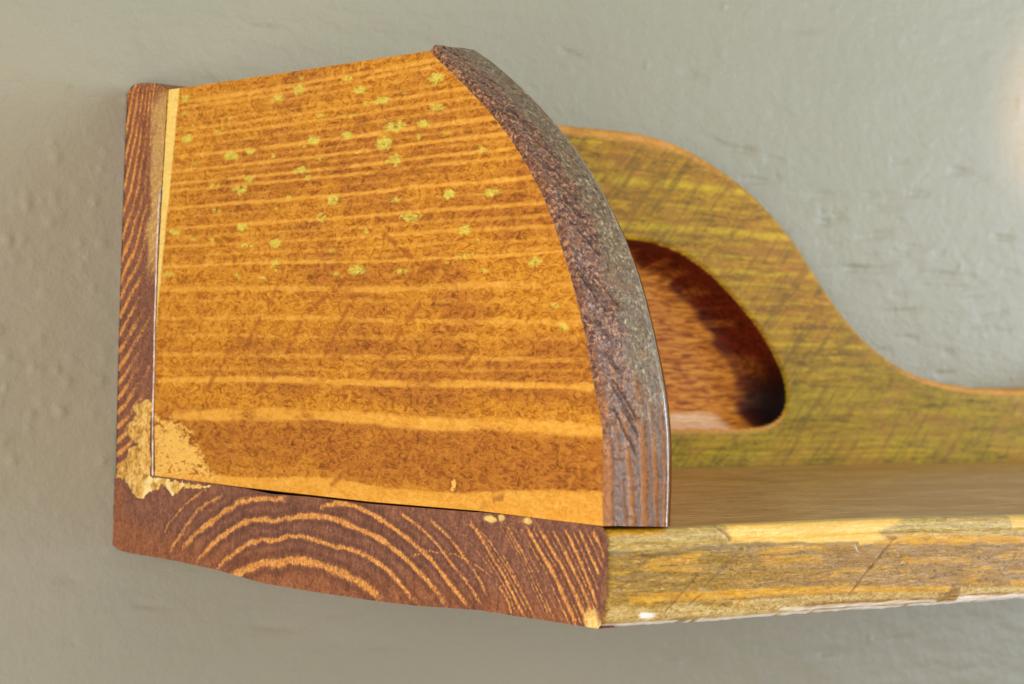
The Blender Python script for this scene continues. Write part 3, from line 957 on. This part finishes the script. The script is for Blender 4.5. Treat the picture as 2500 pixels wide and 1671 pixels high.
# ---- shelf board : worn front edge
tz = trace([(1383, 1211), (1460, 1210), (1535, 1209), (1640, 1203), (1800, 1197), (1950, 1190), (2100, 1185), (2346, 1180)], 1, -D + 1.2)
bz_ = trace([(1370, 1441), (1500, 1434), (1700, 1421), (1900, 1405), (2100, 1392), (2346, 1374)], 1, -D + .6)
xs = np.r_[np.arange(0.6, 170, .4), np.arange(170, LEN, 4.)]
ztp = np.interp(xs, tz[:, 0], tz[:, 2])
zbt = np.interp(xs, bz_[:, 0], bz_[:, 2])
prf = [(3.6, .25), (2.6, .12), (1.7, 0), (.95, -.35), (.4, -.9), (.15, -1.6), (0, -2.6), (-.1, -4.0)]
npf = 74
tt = np.linspace(0, 1, npf)
yo = np.interp(tt, [0, .02, .05, .09, .14, .22, .30, .80, .88, .94, .975, 1], [3.4, 2.2, 1.3, .7, .3, .1, 0, 0, .25, .6, 1.2, 2.4])
N_ = np.zeros((len(xs), npf, 3))
N_[..., 0] = xs[:, None]
N_[..., 1] = -D + yo[None]
fz = np.interp(tt, [0, .05, 1], [.0, .012, 1.0])
N_[..., 2] = ztp[:, None] * (1 - fz) + zbt[:, None] * fz
# ease the corner at the end grain
ez = np.exp(-(xs / 1.2) ** 2)[:, None]
XN, TN = N_[..., 0], np.broadcast_to(tt[None], N_.shape[:2])
VN = TN * TS
cut = np.zeros(XN.shape)
for a, b, s_ in [((1690, 1262), (1600, 1380), .9), ((2040, 1240), (1960, 1300), .9), ((1970, 1300), (1930, 1345), .8), ((2075, 1270), (2180, 1370), .45),
                 ((2310, 1290), (2270, 1340), .5), ((1480, 1290), (1440, 1360), .35), ((1700, 1385), (1660, 1400), .9), ((1610, 1320), (1580, 1355), .6),
                 ((1540, 1230), (1560, 1290), .3), ((2200, 1350), (2170, 1385), .7)]:
    q = trace([a, b], 1, -D)[:, [0, 2]]
    d, t = dist_poly(XN + .3 * (fbm(XN / 2, VN / 2, 4, 2) - .5), N_[..., 2], q)
    cut = np.maximum(cut, s_ * (1 - sstep(.1, .42, d)))
VZ = N_[..., 2]


def z6(x, y):
    return ((1391 + x / 2.1154) / KD, (1123 + y / 2.1154) / KD)


jx, jz = 2.2 * (fbm(XN / 4, VN / 1.5, 162, 3) - .5), .9 * (fbm(XN / 3.5, VN / 1.2, 163, 3) - .5)


def zone(pts, soft=.6):
    q = trace([z6(*p) for p in pts], 1, -D + .3)[:, [0, 2]]
    return 1 - sstep(-soft, soft, sdf(XN + jx, VZ + jz, q))


def line(pts, wd, amp=1.0):
    q = trace([z6(*p) for p in pts], 1, -D)[:, [0, 2]]
    d, t = dist_poly(XN + jx, VZ + jz * .6, q)
    return amp * (1 - sstep(.5, 1.5, d / (wd * (.6 + .8 * fbm(XN / 5, VN, 166, 2)))))


cut = np.zeros(XN.shape)
for a, b, wd, s_ in [((410, 510), (260, 670), .5, .55), ((880, 470), (690, 670), .45, .6), ((660, 600), (500, 785), .3, .85), ((672, 705), (620, 752), .25, .9),
                     ((1672, 412), (1440, 702), .3, .85), ((1690, 470), (1845, 680), .4, .15), ((2295, 505), (2185, 635), .28, .6), ((1990, 682), (1925, 735), .35, .6),
                     ((770, 340), (830, 415), .3, .9), ((1480, 440), (1500, 470), .4, .5)]:
    q = trace([z6(*a), z6(*b)], 1, -D)[:, [0, 2]]
    d, t = dist_poly(XN + .35 * (fbm(XN / 1.5, VN / 1.5, 4, 3) - .5), VZ, q)
    cut = np.maximum(cut, s_ * (1 - sstep(.3, 1.4, d / wd)) * (.5 + .6 * fbm(XN / 1, VN / 1, 5, 2)))
far = (XN > 125)
pband = zone([(800, 325), (1500, 290), (1830, 270), (1590, 370), (1640, 415), (1500, 440), (1000, 428), (830, 422)])
pband = np.maximum(pband, far * (1 - sstep(.14, .22, TN + .06 * (fbm(XN / 9, XN * 0, 9, 2) - .5))) * .8)
gband = np.maximum(zone([(500, 330), (790, 320), (830, 425), (600, 450), (190, 478), (190, 408), (500, 385)]), zone([(1600, 290), (1830, 260), (2420, 260), (2420, 385), (1900, 385), (1600, 385)]))
gold = np.maximum(zone([(1640, 405), (1800, 372), (2100, 388), (2420, 390), (2420, 425), (1900, 438), (1560, 442)]), zone([(130, 340), (500, 345), (512, 368), (440, 405), (170, 408)]))
gold = np.maximum(gold, line([(310, 725), (500, 705), (760, 700), (1000, 682), (1400, 672), (1800, 672), (1960, 665)], .75, .9))
gold = np.maximum(gold, line([(1000, 515), (1300, 510)], .8, .55))
gold = np.maximum(gold, line([(1720, 520), (2060, 520)], .6, .5))
gold = np.maximum(gold, line([(430, 525), (660, 520)], .7, .7))
gold = np.maximum(gold, far * (1 - sstep(.02, .05, abs(TN - .8))) * .8)
gold = gold * (.7 + .5 * fbm(XN / 3, VN / 1.5, 12, 2))
glint = sstep(.955, .975, TN + .012 * (fbm(XN / 1.5, VN, 163, 3) - .5)) * sstep(.25, .45, fbm(XN / 2.5, VN * 0, 164, 3) + .1)  # broken white glints painted along the bottom edge in place of its highlight
glint = np.maximum(glint, line([(2020, 722), (2200, 712), (2420, 695)], .5, 1.0))
glint = np.maximum(glint, line([(1100, 775), (1400, 760), (1700, 738), (1900, 728)], .35, .7))
plow = np.maximum(line([(860, 745), (1200, 722), (1500, 705), (1900, 700)], .7, .7), line([(2030, 680), (2420, 660)], .7, .9))
plow = np.maximum(plow, line([(220, 800), (420, 810), (640, 780), (900, 790), (1200, 765)], 1.3, .75))
glint = np.maximum(glint, line([(385, 805), (425, 810)], .6, 1.0))
glint = np.maximum(glint, np.exp(-((XN - .7) / .4) ** 2) * sstep(.25, .5, TN + .5 * (fbm(XN * 0, VN / 1.2, 8, 2) - .5)) * .8)
drk = np.maximum(line([(200, 482), (430, 492), (620, 470), (850, 440), (1480, 432)], .35, .8), line([(1500, 450), (1620, 440), (2346, 445)], .3, .3))
band, bb = pband, .2
olv = 1 - sstep(25, 75, XN + 20 * (fbm(XN / 9, VN / 4, 14, 2) - .5))
hh = .22 * (fbm(XN / 5, VN / 1.1, 168, 4) - .5) + .35 * (fbm(XN / 14, VN / 4, 169, 2) - .5) - .4 * cut
hh += .30 * sstep(.0, .02, bb - TN) - .25 * sstep(.9, .96, TN) * fbm(XN / 1.8, VN * 0, 170, 3) * 1.6
N_[..., 1] -= hh
N_[..., 1] += .9 * ez
N_[..., 2] += -.25 * ez * (TN < .5)
N_[..., 2] += (.45 * (fbm(XN / 2.5, XN * 0, 171, 3) - .5) * sstep(.93, 1, TN))
N_[0, :, 0] = .30
grid('front_edge', N_, M_nose, boardS, dict(band=band, gold=np.clip(gold, 0, 1), edge_glint=np.clip(glint, 0, 1), cut=cut, gband=gband, plow=plow, drk=drk, olv=olv), flip=True)['label'] = 'worn yellow front edge with knife cuts and chipped arris with painted white glints'

# ---- shelf board : top and underside
yy = np.linspace(-D + 3.2, 0, 60)
xx = np.r_[np.arange(.8, 330, 2.), np.arange(330, LEN, 6.)]
XX, YY = np.meshgrid(xx, yy, indexing='ij')
zf = np.interp(XX, tz[:, 0], tz[:, 2])
k_ = sstep(-D + 70, -D + 3.2, YY)
gap = -.55 * (1 - sstep(10, 30, XX)) * sstep(-160, -130, YY) * (1 - sstep(-50, -20, YY))
ZZ = (zf - .02) * k_ + gap + .12 * (fbm(XX / 30, YY / 8, 181, 3) - .5)
grid('top_face', np.stack([XX, YY, ZZ], -1), M_top, boardS)['label'] = 'brown stained shelf top with long grain'
ZB = np.interp(XX, bz_[:, 0], bz_[:, 2])
prb = np.interp(-YY, [0, 30, 60, 90, 120, 150, 181], [-18.4, -18.9, -19.4, -19.5, -19.3, -19.1, -19.0])
grid('underside', np.stack([XX, YY, prb + 0 * XX], -1), M_side, boardS, flip=True)
skirt('end_arris', np.vstack([P3[:, 0][::-1], P3[0, :]]), M_end, boardS, 6.0)

# ---- joint filler and glue, thin raised patches
def patch(name, poly, parent, xbase, thick, seed, res=.28, white=None):
    q = np.array([unproj(a, b, 0, 0)[1:] for a, b in poly])
    lo, hi = q.min(0) - 1.2, q.max(0) + 1.2
    u = np.arange(lo[0], hi[0], res)
    v = np.arange(lo[1], hi[1], res)
    U, V = np.meshgrid(u, v, indexing='ij')
    s_ = sdf(U, V, q) + 1.3 * (fbm(U / 1.5, V / 1.5, seed, 3) - .5)
    keep = s_ < .15
    kq_ = keep[:-1, :-1] & keep[1:, :-1] & keep[:-1, 1:] & keep[1:, 1:]
    hgt = thick * (.45 + .9 * fbm(U / 1.8, V / 1.8, seed + 1, 3)) * sstep(.15, -1.0, s_)
    Pp = np.stack([xbase - hgt, U, V], -1)
    wh = white(U, V) if white else np.zeros(U.shape)
    return grid(name, Pp, M_putty, parent, dict(white=wh), keep=kq_, flip=True)


patch('wood_filler', [z8(*p) for p in [(640, 480), (540, 520), (480, 560), (510, 640), (460, 700), (400, 770), (410, 830), (480, 890), (520, 920), (440, 970),
      (420, 1060), (380, 1130), (330, 1190), (400, 1215), (560, 1225), (640, 1215), (650, 1100), (640, 900), (650, 700), (668, 560)]], board, .25, .25, 201)
patch('wood_filler', [z8(*p) for p in [(318, 1192), (450, 1203), (700, 1240), (900, 1278), (1040, 1296), (1230, 1322), (1180, 1342), (1050, 1338), (960, 1335), (910, 1392),
      (860, 1405), (810, 1345), (760, 1310), (720, 1365), (640, 1375), (590, 1425), (540, 1445), (470, 1385), (440, 1310), (400, 1250), (318, 1235)]], boardS, .2, .3, 211,
      white=lambda U, V: sstep(.4, .65, fbm(U / 3, V / 3, 212, 2)) * .8)
gl = trace([(350, 1090), (350, 1000), (350, 940), (353, 860), (354, 760), (357, 660), (360, 560), (364, 480), (368, 430)], 0, 0)
gl = resample(gl, 220, 1)
kz = np.arange(220)
gw = .75 * np.clip(.35 + 1.3 * (fbm(kz / 9., kz * 0, 221, 3) - .3), .12, 1) * sstep(219, 170, kz)
GL = np.stack([gl, gl, gl], 1)
GL[:, 0, 1] += gw
GL[:, 2, 1] -= gw * .2
GL[:, 0, 0] = .3
GL[:, 1, 0] = -.25
GL[:, 2, 0] = .1
grid('glue_line', GL, M_glue, panel, flip=True)['label'] = 'thin whitish dried glue along the back joint'

# ------------------------------------------------------------------ warm lamp spill at the picture's right edge
gp = unproj(2425, 270, 1, 0)
spo.location = ((gp[0] + 60) * MM, -0.75, (gp[2] + 120) * MM)
spo.rotation_euler = (Vector(gp * MM) - spo.location).to_track_quat('-Z', 'Y').to_euler()
